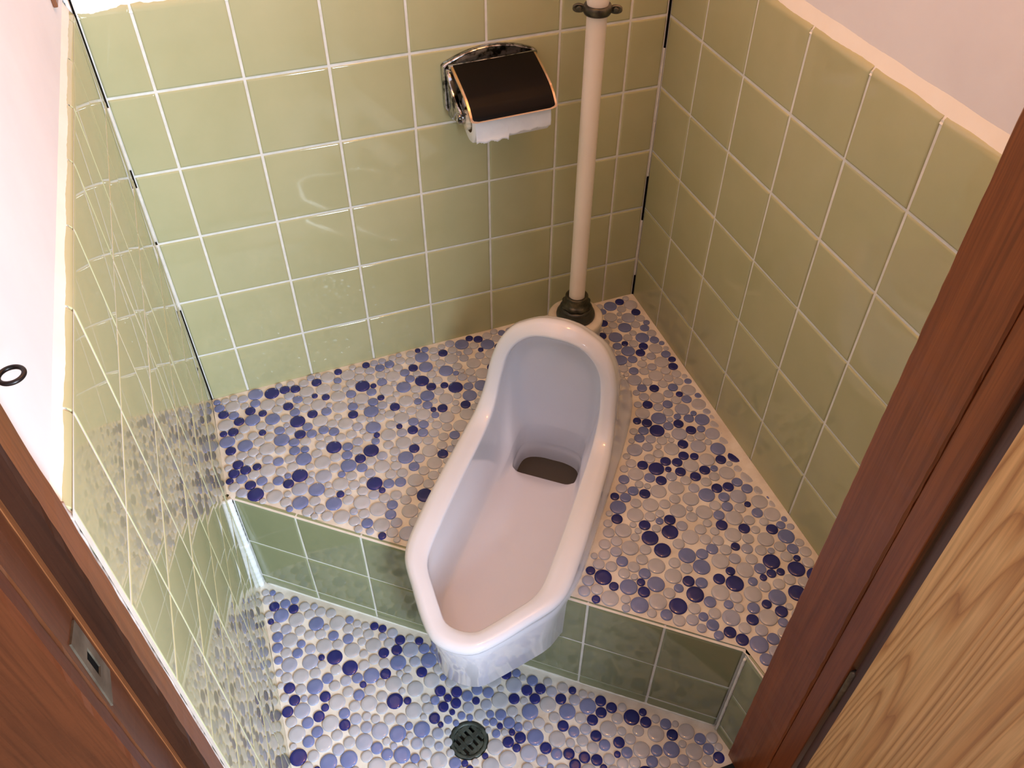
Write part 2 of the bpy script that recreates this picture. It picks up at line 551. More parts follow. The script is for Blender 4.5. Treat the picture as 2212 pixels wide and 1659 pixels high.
def toilet_columns(K=76):
    n = len(KEYS)
    par = [0.0]
    for i in range(1, n):
        par.append(par[-1] + (Vector(KEYS[i][0]) - Vector(KEYS[i - 1][0])).length)

    def val(i, c):
        if i < 0:
            v = KEYS[-i][c]
            return (-v[0],) + tuple(v[1:])
        if i >= n:
            v = KEYS[2 * (n - 1) - i][c]
            return (-v[0],) + tuple(v[1:])
        return KEYS[i][c]

    def parv(i):
        if i < 0:
            return -par[-i]
        if i >= n:
            return 2 * par[-1] - par[2 * (n - 1) - i]
        return par[i]

    half = []
    for k in range(K + 1):
        s = par[-1] * k / K
        i = max(j for j in range(n) if par[j] <= s + 1e-9)
        i = min(i, n - 2)
        t0, t1, t2, t3 = parv(i - 1), parv(i), parv(i + 1), parv(i + 2)
        u = (s - t1) / (t2 - t1)
        row = []
        for c in range(5):
            p0, p1, p2, p3 = (val(q, c) for q in (i - 1, i, i + 1, i + 2))
            out = []
            for x0, x1, x2, x3 in zip(p0, p1, p2, p3):
                m1 = (x2 - x0) / (t2 - t0) * (t2 - t1)
                m2 = (x3 - x1) / (t3 - t1) * (t2 - t1)
                h = u * u * u
                q = u * u
                out.append((2 * h - 3 * q + 1) * x1 + (h - 2 * q + u) * m1 + (-2 * h + 3 * q) * x2 + (h - q) * m2)
            row.append(Vector(out))
        half.append(row)
    full = list(half)
    for k in range(K - 1, 0, -1):
        r = []
        for v in half[k]:
            w = v.copy()
            w[0] = -w[0]
            r.append(w)
        full.append(r)
    return full


COLS = toilet_columns()
FOOT = [L2W(c[2][0], c[2][1])[:2] for c in COLS]


def foot_scaled(d):
    out = []
    n = len(COLS)
    for i, c in enumerate(COLS):
        a, b = COLS[i - 1][2], COLS[(i + 1) % n][2]
        t = Vector((b[0] - a[0], b[1] - a[1])).normalized()
        out.append(L2W(c[2][0] + t.y * d, c[2][1] - t.x * d)[:2])
    return out


# orientation check: front -> right side -> back is clockwise or not
_sgn = 1 if edge_dist([L2W(0, 9)[:2], L2W(0.01, 9)[:2], L2W(0, 9.01)[:2]], *foot_scaled(0.1)[0]) < edge_dist([L2W(0, 9)[:2], L2W(0.01, 9)[:2], L2W(0, 9.01)[:2]], *FOOT[0]) else -1
FOOT_OUT = foot_scaled(0.025 * _sgn)
FOOT_IN = foot_scaled(-0.06 * _sgn)

PLAT = [(XL, 0), (XR, 0), (XR, YF), (5.06, YF), (5.0, -6.40), (XL, -1.945)]
LOW = [(XL, -1.95), (5.05, -6.40), (5.1, -6.95), (XL, -6.95)]


def surface(mb, poly, hole, zfun, mat, step=0.45):
    vs = [Vector(q) for q in poly]
    es = [(i, (i + 1) % len(poly)) for i in range(len(poly))]
    if hole:
        o = len(vs)
        vs += [Vector(q) for q in hole]
        es += [(o + i, o + (i + 1) % len(hole)) for i in range(len(hole))]
    x = XL
    while x < XR:
        y = YF
        while y < 0:
            if inside(poly, x, y) and edge_dist(poly, x, y) > 0.1:
                vs.append(Vector((x, y)))
            y += step
        x += step
    r = delaunay_2d_cdt(vs, es, [], 0, 1e-5)
    V, F = r[0], r[2]
    fs = []
    for f in F:
        cx = sum(V[i].x for i in f) / len(f)
        cy = sum(V[i].y for i in f) / len(f)
        if inside(poly, cx, cy) and not (hole and inside(hole, cx, cy)):
            if sum((V[f[i]].x * V[f[(i + 1) % 3]].y - V[f[(i + 1) % 3]].x * V[f[i]].y) for i in range(3)) < 0:
                f = tuple(reversed(f))
            fs.append(tuple(f))
    mb.add([(v.x, v.y, zfun(v.x, v.y)) for v in V], fs, mat, True)


def pack(poly, holes, seeds, rnd, gap=0.007):
    """touching round buttons in three sizes filling a polygon"""
    S = 0.25
    grid = {}
    cs = []

    def ok(x, y, r):
        if not inside(poly, x, y) or edge_dist(poly, x, y) < r * 0.97:
            return False
        for h in holes:
            if h[0] == 'c':
                if math.hypot(x - h[1], y - h[2]) < h[3] + r:
                    return False
            elif inside(h[1], x, y) or edge_dist(h[1], x, y) < r * 0.92:
                return False
        gx, gy = int(math.floor(x / S)), int(math.floor(y / S))
        for i in (-1, 0, 1):
            for j in (-1, 0, 1):
                for (a, b, q) in grid.get((gx + i, gy + j), ()):
                    if (a - x) ** 2 + (b - y) ** 2 < (q + r + gap) ** 2:
                        return False
        return True

    def put(x, y, r, k=None):
        c = (x, y, r, k)
        cs.append(c)
        grid.setdefault((int(math.floor(x / S)), int(math.floor(y / S))), []).append((x, y, r))

    for s in seeds:
        if len(s) == 4 or ok(*s[:3]):
            put(*s)
    xs = [q[0] for q in poly]
    ys = [q[1] for q in poly]
    area = abs(sum(poly[i - 1][0] * poly[i][1] - poly[i][0] * poly[i - 1][1] for i in range(len(poly)))) / 2
    # a scatter of the largest buttons first
    for _ in range(int(area * 40)):
        x, y = rnd.uniform(min(xs), max(xs)), rnd.uniform(min(ys), max(ys))
        if ok(x, y, 0.113):
            put(x, y, 0.113)
    # then the middle and the small sizes, each laid touching two neighbours
    for sizes in ((0.078,), (0.078, 0.062), (0.055, 0.047)):
        qi = 0
        while qi < len(cs):
            x, y, r, _k = cs[qi]
            qi += 1
            gx, gy = int(math.floor(x / S)), int(math.floor(y / S))
            near = [c for i in (-2, -1, 0, 1, 2) for j in (-2, -1, 0, 1, 2) for c in grid.get((gx + i, gy + j), ())]
            for (a, b, q) in near:
                d = math.hypot(a - x, b - y)
                if d < 1e-6:
                    continue
                for rr in sizes:
                    if len(sizes) == 1 and rnd.random() < 0.5:
                        continue
                    d1, d2 = r + rr + gap + 0.0005, q + rr + gap + 0.0005
                    if d > d1 + d2 or d < abs(d1 - d2):
                        continue
                    t = (d1 * d1 - d2 * d2 + d * d) / (2 * d)
                    h = math.sqrt(max(0.0, d1 * d1 - t * t))
                    for sg in (1, -1):
                        px = x + (a - x) / d * t - sg * (b - y) / d * h
                        py = y + (b - y) / d * t + sg * (a - x) / d * h
                        if ok(px, py, rr):
                            put(px, py, rr)
    for _ in range(12000):
        x, y = rnd.uniform(min(xs), max(xs)), rnd.uniform(min(ys), max(ys))
        if ok(x, y, 0.044):
            put(x, y, 0.044)
    return cs


def buttons(mb, cs, zfun, rnd, mats):
    seg = 22
    for (x, y, r, kk) in cs:
        z = zfun(x, y)
        w = rnd.random()
        if kk is not None:
            m_ = kk
        elif r > 0.1:
            m_ = mats[0] if w < 0.54 else mats[1] if w < 0.62 else mats[2] if w < 0.84 else mats[3]
        else:
            m_ = mats[0] if w < 0.50 else mats[1] if w < 0.61 else mats[2] if w < 0.82 else mats[3]
        r = r * rnd.uniform(0.98, 1.02)
        h = 0.020
        tx, ty = rnd.gauss(0, 0.02), rnd.gauss(0, 0.02)
        prof = [(1.0, -0.02), (1.0, h * 0.45), (0.975, h * 0.78), (0.92, h * 0.97), (0.55, h * 1.05)]
        loops = []
        for q, hh in prof:
            loops.append([(x + math.cos(6.28319 * k / seg) * r * q, y + math.sin(6.28319 * k / seg) * r * q,
                           z + hh + r * q * (tx * math.cos(6.28319 * k / seg) + ty * math.sin(6.28319 * k / seg)) * (hh > 0)) for k in range(seg)])
        vs = [q for l in loops for q in l] + [(x, y, z + h * 1.07)]
        fs = []
        for i in range(len(loops) - 1):
            for k in range(seg):
                fs.append((i * seg + k, i * seg + (k + 1) % seg, (i + 1) * seg + (k + 1) % seg, (i + 1) * seg + k))
        c = len(vs) - 1
        o = (len(loops) - 1) * seg
        fs += [(o + k, o + (k + 1) % seg, c) for k in range(seg)]
        mb.add(vs, fs, m_, True)


HORN = (5.056, -0.933)
DR = (1.76, -5.47)
rnd = random.Random(11)
PM = [M['floor_grout'], M['peb_pale'], M['peb_lilac'], M['peb_mid'], M['peb_dark'], M['stain_grout']]
# raised floor with its tiled step
mb = MB()
surface(mb, PLAT, FOOT_IN, zf, 0)
plat_in = [(XL + 0.01, -0.02), (XR - 0.03, -0.02), (XR - 0.03, YF), (5.06, YF), (5.0, -6.40), (XL + 0.01, -1.96)]
cs = pack(plat_in, [('p', FOOT_OUT), ('c', HORN[0], HORN[1], 0.40)], [(0.6, -1.2, 0.084)], rnd)
buttons(mb, cs, zf, rnd, [1, 2, 3, 4])
floor_top = struct(mb.build('floor_platform', PM), 'raised platform floor of round blue and white button tiles around the toilet', 'floor')

mb = MB()
ob = Vector((O2.x, O2.y, 0)) + Vector((N2.x, N2.y, 0)) * 0.012
t3, n3 = Vector((T2.x, T2.y, 0)), Vector((N2.x, N2.y, 0))
sv = [-2.16, -1.90, -1.0, -0.012]
for uu, vv, rt in (([-2.525, -1.573, -0.6, 0.33], sv, 0.07), ([2.11, 2.516, 3.485, 4.452], sv, 0.07), ([0.24, 0.42, 1.39, 2.25], [-2.16, -1.90, -1.0, -0.93], 0.0)):
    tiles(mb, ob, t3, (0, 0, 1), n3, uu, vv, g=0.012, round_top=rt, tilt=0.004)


def face_quad(b0, b1, z0, z1, mat):
    q = [ob + t3 * b + n3 * -GR for b in (b0, b1)]
    mb.quad((q[0].x, q[0].y, z0), (q[1].x, q[1].y, z0), (q[1].x, q[1].y, z1), (q[0].x, q[0].y, z1), mat)


face_quad(-2.54, 0.33, -2.2, -0.03, 1)
face_quad(2.11, 4.47, -2.2, -0.03, 1)
face_quad(0.24, 2.25, -2.2, -0.93, 1)
for b0_, b1_ in ((-2.62, 0.33), (2.11, 4.46)):
    q = [L2W(b - BC, a_, -0.022) for b, a_ in ((b0_, -0.2), (b1_, -0.2), (b1_, 0.004), (b0_, 0.004))]
    mb.quad(q[0], q[3], q[2], q[1], 1)
mb.quad((4.95, -6.36, -0.024), (4.975, -6.47, -0.024), (5.02, -6.95, -0.024), (5.2, -6.95, -0.024), 1)
# the short return beside the door post
tiles(mb, (4.953, -6.473, 0), Vector((0.06, -0.45, 0)).normalized(), (0, 0, 1), Vector((-0.45, -0.06, 0)).normalized(), [0.01, 0.46], sv, g=0.012, round_top=0.07, tilt=0.003)
mb.quad((4.97, -6.46, -2.2), (5.03, -6.95, -2.2), (5.03, -6.95, -0.03), (4.97, -6.46, -0.03), 1)
# thick white bead where the step meets the left wall
c0 = (XL + 0.03, -2.12)
bead(mb, (c0[0], c0[1], -2.1), (c0[0], c0[1], -1.0), 0.050, 2, 0.2)
bead(mb, (c0[0], c0[1], -1.02), (c0[0] - 0.01, c0[1] + 0.03, 0.012), 0.042, 2, 0.2)
bead(mb, (4.957, -6.487, -2.08), (4.957, -6.487, -0.08), 0.018, 1, 0.3)
bead(mb, L2W(-BC - 2.45, 0.01, ZL + 0.01), L2W(4.44 - BC, 0.01, ZL + 0.01), 0.016, 1, 0.5, 90)
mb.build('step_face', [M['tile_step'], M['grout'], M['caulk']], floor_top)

# lower wet floor
mb = MB()


def zlow(x, y):
    d = math.hypot(x - DR[0], y - DR[1])
    return ZL - 0.05 * max(0.0, 1 - d / 0.6)


DRH = [(DR[0] + 0.27 * math.cos(k * 6.28319 / 32), DR[1] + 0.27 * math.sin(k * 6.28319 / 32)) for k in range(32)]
surface(mb, LOW, DRH, zlow, 0)


def px_floor(px, py):
    f = 1846.5
    d = Euler(cam.rotation_euler).to_matrix() @ Vector(((px - 1106) / f, -(py - 829.5) / f, -1))
    c = Vector((0.6869, -10.10, 9.4445))
    q = c + d * ((ZL - c.z) / d.z)
    return q.x, q.y


# the loose ring of buttons laid by hand around the drain
hand = []
for px, py, r, k in [(940, 1513, .084, 3), (958, 1527, .100, 4), (985, 1519, .100, 4), (977, 1538, .054, 4), (968, 1554, .078, 3), (985, 1561, .058, 3),
                     (997, 1545, .072, 3), (1012, 1528, .102, 2), (1015, 1549, .062, 3), (1037, 1544, .106, 1), (1050, 1560, .060, 3), (1066, 1559, .072, 3),
                     (1055, 1576, .058, 1), (1080, 1568, .058, 4), (1072, 1584, .076, 3), (1070, 1613, .148, 1), (1048, 1632, .058, 4), (1027, 1645, .064, 1),
                     (1004, 1648, .062, 4), (983, 1648, .108, 3), (973, 1626, .076, 1), (968, 1602, .076, 1), (946, 1584, .104, 2), (968, 1580, .058, 1),
                     (952, 1565, .052, 4), (948, 1612, .080, 2), (948, 1644, .150, 1), (1060, 1655, .150, 1), (1098, 1603, .104, 4), (1124, 1594, .104, 4),
                     (1116, 1616, .076, 4), (1090, 1582, .062, 1), (1106, 1582, .060, 4), (1100, 1562, .104, 3), (1120, 1571, .078, 3)]:
    x, y = px_floor(px, py)
    hand.append((x, y, r * 0.745, k))
LOWI = [(XL, -2.12), (4.93, -6.50), (4.96, -6.92), (XL, -6.92)]
cs = pack(LOWI, [('c', DR[0], DR[1], 0.27)], hand, rnd)
buttons(mb, cs, zlow, rnd, [1, 2, 3, 4])
# stained mortar ring at the drain
ring = []
for rr, dz in ((0.40, 0.012), (0.33, 0.020), (0.272, 0.012), (0.262, -0.08)):
    ring.append([(DR[0] + rr * (1 + (0.06 * math.sin(3 * a) if rr > 0.3 else 0)) * math.cos(a), DR[1] + rr * math.sin(a), ZL - 0.045 + dz * 0.8) for a in [k * 6.28319 / 48 for k in range(48)]])
mb.loft(ring, 5, True)
floor_low = struct(mb.build('floor', PM), 'lower wet floor of round blue and white button tiles with a drain', 'floor')
mb = MB()
mb.box(XL - 0.6, XR + 0.6, -7.0, 0.6, -3.0, -2.5)
mb.build('foundation', M['concrete'], floor_low)

# ------------------------------------------------------------------ squat toilet
TO = L2W(0, -1.4, 0)
toilet = thing('squat_toilet', 'white porcelain squat toilet with hood, set diagonally over the tiled step', 'toilet', TO)


def bez(p0, p1, p2, p3, n, skip0=True):
    out = []
    for k in range(1 if skip0 else 0, n + 1):
        t = k / n
        u = 1 - t
        out.append(p0 * (u * u * u) + p1 * (3 * u * u * t) + p2 * (3 * u * t * t) + p3 * (t * t * t))
    return out


def smooth01(x):
    x = max(0.0, min(1.0, x))
    return x * x * (3 - 2 * x)


nC = len(COLS)
colpaths = []
for i, (ro, ri, b0, F, H) in enumerate(COLS):
    po, pn = COLS[i - 1][0], COLS[(i + 1) % nC][0]
    qi, qn = COLS[i - 1][1], COLS[(i + 1) % nC][1]
    tan = ((pn - po) + (qn - qi)).normalized()
    across = (ro - ri).normalized()
    nrm = tan.cross(across).normalized()
    if nrm.dot(Vector((0, 0.6, 1))) < 0:
        nrm = -nrm
    hood = smooth01((ro.z - 0.44) / 0.5)
    front = smooth01((ro.y + 0.15) / 0.3)
    oh = Vector((b0[0] - ro.x, b0[1] - ro.y, 0))
    base = Vector((b0[0], b0[1], 0.0))
    radial = Vector((ro.x, max(0.0, ro.y) + (-0.6 if hood > 0.5 else 0) * 0, 0))
    # --- from the underside up the outside
    cx = base.copy()
    cx.z = 0
    # foot of the outside: inset towards the middle low down
    sc_b = 1 - 0.03 * front - 0.02
    low = Vector((b0[0] * sc_b, b0[1] - max(0.0, b0[1]) * 0.07, -0.86))
    low2 = Vector((b0[0] * (sc_b - 0.04), b0[1] - max(0.0, b0[1]) * 0.11, -0.93))
    low3 = Vector((b0[0] * (sc_b - 0.12), b0[1] - max(0.0, b0[1]) * 0.20, -0.96))
    under = Vector((H[0] * 1.25, (H[1] + 2.55) * 1.25 - 2.55, -1.02))
    # --- rim section
    w = (ro - ri).length
    edge_o = ro - nrm * 0.060
    e1 = ro - nrm * 0.020 - across * 0.010
    e2 = ro + nrm * 0.010 - across * 0.050
    m1 = ri + across * (w * 0.60) + nrm * 0.018
    m2 = ri + across * (w * 0.30) + nrm * 0.012
    m3 = ri + across * 0.022 + nrm * 0.006
    i0 = ri - nrm * 0.008 + across * 0.002
    i1 = ri - nrm * 0.05
    # --- outside between rim and foot
    p3 = Vector((b0[0], b0[1], 0.10))
    if base.length:
        inw = Vector((-b0[0], -(b0[1] + 2.6) * hood, 0))
        inw = inw.normalized() if inw.length > 1e-6 else Vector((0, 0, 0))
    p1 = edge_o + Vector((0, -0.30 * hood, -0.03 * hood)) + (-nrm) * (0.10 * (1 - hood)) + Vector((0.05 * hood * (1 if ro.x > 0 else -1) * min(1, abs(ro.x) / 0.5), 0, 0)) - across * 0.03 * (1 - hood)
    p2 = p3 + inw * (0.03 + 0.30 * hood) + Vector((0, 0, 0.08 + 0.30 * hood))
    outside = bez(p3, p2, p1, edge_o, 16, False)
    # --- inside
    sink = 0.42
    q1 = i1 + Vector((0, -0.42 * hood, -sink * (1 - hood) - 0.06 * hood))
    toward = Vector((ri.x - F.x, ri.y - F.y, 0))
    q2f = F + toward * 0.9 + Vector((0, 0, 0.05))
    q2h = F + Vector((ri.x * 0.25, -0.22, 0.55))
    q2 = q2f.lerp(q2h, hood)
    inn = bez(i1, q1, q2, F, 18)
    Hz = Vector((H[0], H[1] - 0.10 * max(0.0, min(1.0, (H[1] + 2.5) / 0.25)), -0.76))
    flat = []
    for k in range(1, 12):
        t = k / 12
        q = F.lerp(Hz, t)
        q.z -= 0.035 * math.sin(math.pi * t) * (1 - hood)
        flat.append(q)
    cH = Vector((0, -2.56, 0))

    def hs(s, z):
        return Vector((H[0] * s, (H[1] - 0.10 * max(0.0, min(1.0, (H[1] + 2.5) / 0.25)) - cH.y) * s + cH.y, z))
    hole = [hs(1.02, -0.766), hs(0.985, -0.80), hs(0.965, -0.90), hs(0.93, -1.2), hs(0.86, -1.6), hs(0.55, -1.7)]
    under2 = Vector((under.x, under.y, -1.85))
    path = [under2, under, low3, low2, low, Vector((b0[0] * (1 - 0.03 * front), b0[1] - max(0, b0[1]) * 0.02, -0.12)), base] + outside + [e1, e2, m1, m2, m3, i0, i1] + inn + flat + hole
    colpaths.append(path)
mb = MB()
R = len(colpaths[0])
loops = [[L2W(c[r].x, c[r].y, c[r].z) for c in colpaths] for r in range(R)]
mb.loft(loops, 0, True, True, True)
bowl = mb.build('bowl', M['porcelain'], toilet)
# orient normals outward
import bmesh
bm = bmesh.new()
bm.from_mesh(bowl.data)
bmesh.ops.recalc_face_normals(bm, faces=bm.faces)
bm.to_mesh(bowl.data)
bm.free()

mb = MB()
wl = [L2W(c[4][0] * 0.95, (c[4][1] + 2.56) * 0.95 - 2.56, -1.06) for c in COLS]
mb.add(wl, [tuple(range(len(wl)))], 0, False)
o = mb.build('water', M['water'], toilet)
o['label'] = 'still water in the outlet, coloured with the dark of the trap below'

mb = MB()
mb.lathe((HORN[0], HORN[1], 0), [(0.46, -0.1), (0.44, 0.10), (0.40, 0.35), (0.41, 0.60), (0.43, 0.72), (0.425, 0.775), (0.40, 0.80), (0.33, 0.80), (0.26, 0.79), (0.24, 0.74), (0.22, 0.4)], seg=56)
o = mb.build('inlet_horn', M['horn'], toilet)
o['label'] = 'cream porcelain inlet socket behind the hood'

# ------------------------------------------------------------------ flush pipe
PO = (HORN[0], HORN[1], 0.8)
pipe = thing('flush_pipe', 'cream painted vertical flush pipe rising behind the toilet hood', 'pipe', PO)
mb = MB()
mb.lathe((HORN[0], HORN[1], 0), [(0.120, 0.85), (0.120, 1.15), (0.119, 2.2), (0.121, 3.4), (0.120, 4.6), (0.122, 5.5), (0.134, 5.56), (0.140, 5.65), (0.132, 6.2), (0.130, CEIL - 0.3)], seg=40, cap0=True, cap1=True)
mb.build('tube', M['pipe'], pipe)
mb = MB()
mb.lathe((HORN[0], HORN[1], 0), [(0.15, 0.803), (0.295, 0.803), (0.30, 0.82), (0.292, 0.86), (0.25, 0.92), (0.245, 0.94), (0.252, 0.955), (0.225, 0.975), (0.20, 0.985), (0.142, 0.99)], seg=48)
mb.build('rubber_gasket', M['rubber'], pipe)
mb = MB()
loops = []
for z, r in ((0.96, 0.17), (0.97, 0.215), (1.05, 0.22), (1.06, 0.20), (1.10, 0.175), (1.18, 0.175), (1.195, 0.165), (1.195, 0.130), (1.15, 0.122)):
    loops.append([(HORN[0] + r * (1 + (0.035 * math.cos(8 * a) if z < 1.06 else 0)) * math.cos(a), HORN[1] + r * (1 + (0.035 * math.cos(8 * a) if z < 1.06 else 0)) * math.sin(a), z) for a in [k * 6.28319 / 64 for k in range(64)]])
mb.loft(loops, 0, True, False, False)
mb.build('coupling_nut', M['brass'], pipe)

# pipe clamp fixed to the wall
ZC = 5.47
clamp = thing('pipe_clamp', 'rusty split ring clamp with two ears high on the flush pipe', 'clamp', (HORN[0], HORN[1], ZC))
mb = MB()
mb.lathe((HORN[0], HORN[1], ZC), [(0.126, -0.045), (0.155, -0.055), (0.172, -0.02), (0.172, 0.02), (0.155, 0.055), (0.126, 0.05)], seg=48)
mb.build('band', M['brass'], clamp)
ax = Vector((0.905, -0.425, 0))     # ears in the plane facing the door
for sgn in (-1, 1):
    mb = MB()
    c = Vector((HORN[0], HORN[1], ZC)) + ax * (0.215 * sgn)
    pts = [c + ax * (0.075 * math.cos(t)) + Vector((0, 0, 0.045 * math.sin(t))) for t in [k * 6.28319 / 28 for k in range(28)]]
    nn = Vector((0.425, 0.905, 0))
    mb.loft([[q * 1.0 + nn * -0.03 * 0.6 + (c - q) * 0.25 for q in pts], [q + nn * -0.03 for q in pts], [q + nn * 0.03 for q in pts], [q + nn * 0.04 + (c - q) * 0.25 for q in pts]], 0, True, True, True)
    mb.lathe(c + nn * -0.045, [(0.030, 0.0), (0.034, 0.006), (0.034, 0.02)], nn, 16, cap0=True)
    mb.build('ear', M['brass'], clamp)
mb = MB()
mb.tube([(HORN[0] + 0.07, HORN[1] + 0.16, ZC), (HORN[0] + 0.07, -0.05, ZC)], 0.045, 14)
mb.lathe((HORN[0] + 0.07, -0.012, ZC), [(0.16, 0.0), (0.16, 0.02), (0.13, 0.035), (0.05, 0.04)], (0, -1, 0), 32)
mb.build('wall_arm', M['brass'], clamp)

# ------------------------------------------------------------------ toilet paper holder
HX0, HX1 = 3.395, 4.665
holder = thing('toilet_paper_holder', 'chrome toilet paper holder with black cover, on the tiled back wall', 'paper holder', (4.03, 0, 4.0))
mb = MB()
outl = []
for k in range(25):          # arched top
    s = k / 24
    x = HX0 + 0.02 + (HX1 - HX0 - 0.04) * s
    outl.append((x, 4.68 + 0.15 * (1 - (2 * s - 1) ** 2)))
outl += [(HX1, 4.66), (HX1, 4.10), (HX1 - 0.05, 4.02), (HX1 - 0.18, 3.96), (HX0 + 0.18, 3.96), (HX0 + 0.05, 4.02), (HX0, 4.10), (HX0, 4.66)]
cxm, czm = 4.03, 4.35


def ringo(s, y):
    return [(cxm + (x - cxm) * s, y, czm + (z - czm) * s) for x, z in outl]


mb.loft([ringo(1.0, -0.006), ringo(1.0, -0.05), ringo(0.985, -0.075), ringo(0.955, -0.08), ringo(0.94, -0.055), ringo(0.93, -0.05)], 0, True, True, True)
mb.build('backplate', M['chrome'], holder)
for sgn, x0 in ((-1, HX0 + 0.035), (1, HX1 - 0.105)):
    mb = MB()
    # curved arm: profile in y-z swept through its thickness
    prof = [(-0.05, 4.66), (-0.16, 4.62), (-0.22, 4.52), (-0.30, 4.42), (-0.44, 4.34), (-0.60, 4.31), (-0.655, 4.26), (-0.66, 4.20), (-0.61, 4.14), (-0.50, 4.10), (-0.34, 4.06), (-0.18, 4.00), (-0.05, 3.98)]
    A = [(x0, y, z) for y, z in prof]
    Bp = [(x0 + 0.07, y, z) for y, z in prof]
    mid = [(x0 + 0.035, y * 1.0, z) for y, z in prof]

    def shr(L, s):
        cy = sum(q[1] for q in L) / len(L)
        cz = sum(q[2] for q in L) / len(L)
        return [(q[0], cy + (q[1] - cy) * s, cz + (q[2] - cz) * s) for q in L]
    mb.loft([shr(A, 0.92), [(q[0] + 0.012, q[1], q[2]) for q in A], [(q[0] - 0.012, q[1], q[2]) for q in Bp], shr(Bp, 0.92)], 0, True, True, True)
    mb.lathe((x0 - 0.03 if sgn < 0 else x0 + 0.10, -0.59, 4.22), [(0.030, 0), (0.062, 0.004), (0.066, 0.02), (0.066, 0.10), (0.05, 0.13)], (-sgn, 0, 0), 28, cap0=True)
    mb.build('arm', M['chrome'], holder)
# cover: sloping plate that rolls down at its free edge
mb = MB()
prof = [(-0.16, 4.71), (-0.30, 4.675), (-0.45, 4.63), (-0.60, 4.585), (-0.74, 4.53), (-0.85, 4.455), (-0.925, 4.37), (-0.955, 4.31)]


def cover_sheet(mb, x0, x1, dy, dz, mat, corner):
    rowsv = []
    n = 24
    for i, (y, z) in enumerate(prof):
        rowsv.append([(x0 + (x1 - x0) * k / n, y + dy, z + dz) for k in range(n + 1)])
    # round the free corners
    last = []
    for k in range(n + 1):
        x = x0 + (x1 - x0) * k / n
        last.append((x, prof[-1][0] + dy, prof[-1][1] + dz))
    mb.loft(rowsv, mat, False)


CX0, CX1 = 3.475, 4.605


def cover_point(x, s):
    """s runs 0..1 along the profile"""
    f = s * (len(prof) - 1)
    i = min(int(f), len(prof) - 2)
    t = f - i
    return (x, prof[i][0] + (prof[i + 1][0] - prof[i][0]) * t, prof[i][1] + (prof[i + 1][1] - prof[i][1]) * t)


def cover_outline(ins):
    x0, x1, s1 = CX0 + ins, CX1 - ins, 1.0 - ins * 1.15
    out = [(x0, 0.0), (x1, 0.0)]
    r = 0.07
    for k in range(9):
        a = k / 8 * math.pi / 2
        out.append((x1 - r + r * math.cos(a), s1 - 0.075 + 0.075 * math.sin(a)))
    for k in range(9):
        a = math.pi / 2 + k / 8 * math.pi / 2
        out.append((x0 + r + r * math.cos(a), s1 - 0.075 + 0.075 * math.sin(a)))
    return out


def cover_mesh(ins, lift, thick, mat_top):
    mb = MB()
    out = cover_outline(ins)
    x0, x1 = CX0 + ins, CX1 - ins
    smax = 1.0 - ins * 1.15
    NU, NV = 26, 30
    top, bot = [], []
    for j in range(NV + 1):
        s = smax * j / NV
        # half-width limited near the rounded corners
        r = 0.07
        cut = 0.0
        if s > smax - 0.075:
            q = (s - (smax - 0.075)) / 0.075
            cut = r * (1 - math.sqrt(max(0.0, 1 - q * q)))
        a, b = x0 + cut, x1 - cut
        p0 = cover_point(0, max(0.0, s - 0.01))
        p1 = cover_point(0, min(1.0, s + 0.01))
        t = Vector((0, p1[1] - p0[1], p1[2] - p0[2])).normalized()
        nr = Vector((0, t.z, -t.y))
        if nr.z < 0:
            nr = -nr
        c = Vector(cover_point(0, s))
        top.append([c + Vector((a + (b - a) * k / NU, 0, 0)) + nr * lift for k in range(NU + 1)])
        bot.append([c + Vector((a + (b - a) * k / NU, 0, 0)) + nr * (lift - thick) for k in range(NU + 1)])
    mb.loft(top, 0, False)
    mb.loft([list(reversed(r_)) for r_ in bot], 0, False)
    edge_t = [r_[0] for r_ in top] + top[-1][1:] + [r_[-1] for r_ in reversed(top[:-1])]
    edge_b = [r_[0] for r_ in bot] + bot[-1][1:] + [r_[-1] for r_ in reversed(bot[:-1])]
    mb.loft([edge_t, edge_b], 0, False, smooth=False)
    return mb


cov = cover_mesh(0.0, 0.0, 0.034, 0).build('cover', M['gold_edge'], holder)
cov['label'] = 'hinged cover with bright metal edge'
o = cover_mesh(0.030, 0.008, 0.010, 0).build('cover_face', M['black_cover'], cov)
o['label'] = 'dark brown-black cover face'
mb = MB()
mb.tube([(CX0 - 0.02, -0.165, 4.69), (CX1 + 0.02, -0.165, 4.69)], 0.028, 14)
mb.build('hinge_rod', M['chrome'], holder)
# ribbed spindle end seen beside the arm
mb = MB()
seg = 60
pr = []
for h, r in ((0, 0.05), (0.005, 0.115), (0.09, 0.115), (0.10, 0.09)):
    pr.append([(HX0 + 0.10 + h, -0.57 + r * (1 + (0.06 if (k // 3) % 2 else -0.04)) * math.cos(6.28319 * k / seg), 4.17 + r * (1 + (0.06 if (k // 3) % 2 else -0.04)) * math.sin(6.28319 * k / seg)) for k in range(seg)])
mb.loft(pr, 0, True, True, True)
mb.tube([(HX0 + 0.15, -0.57, 4.17), (HX1 - 0.12, -0.57, 4.17)], 0.07, 20)
mb.build('spindle', M['plastic'], holder)

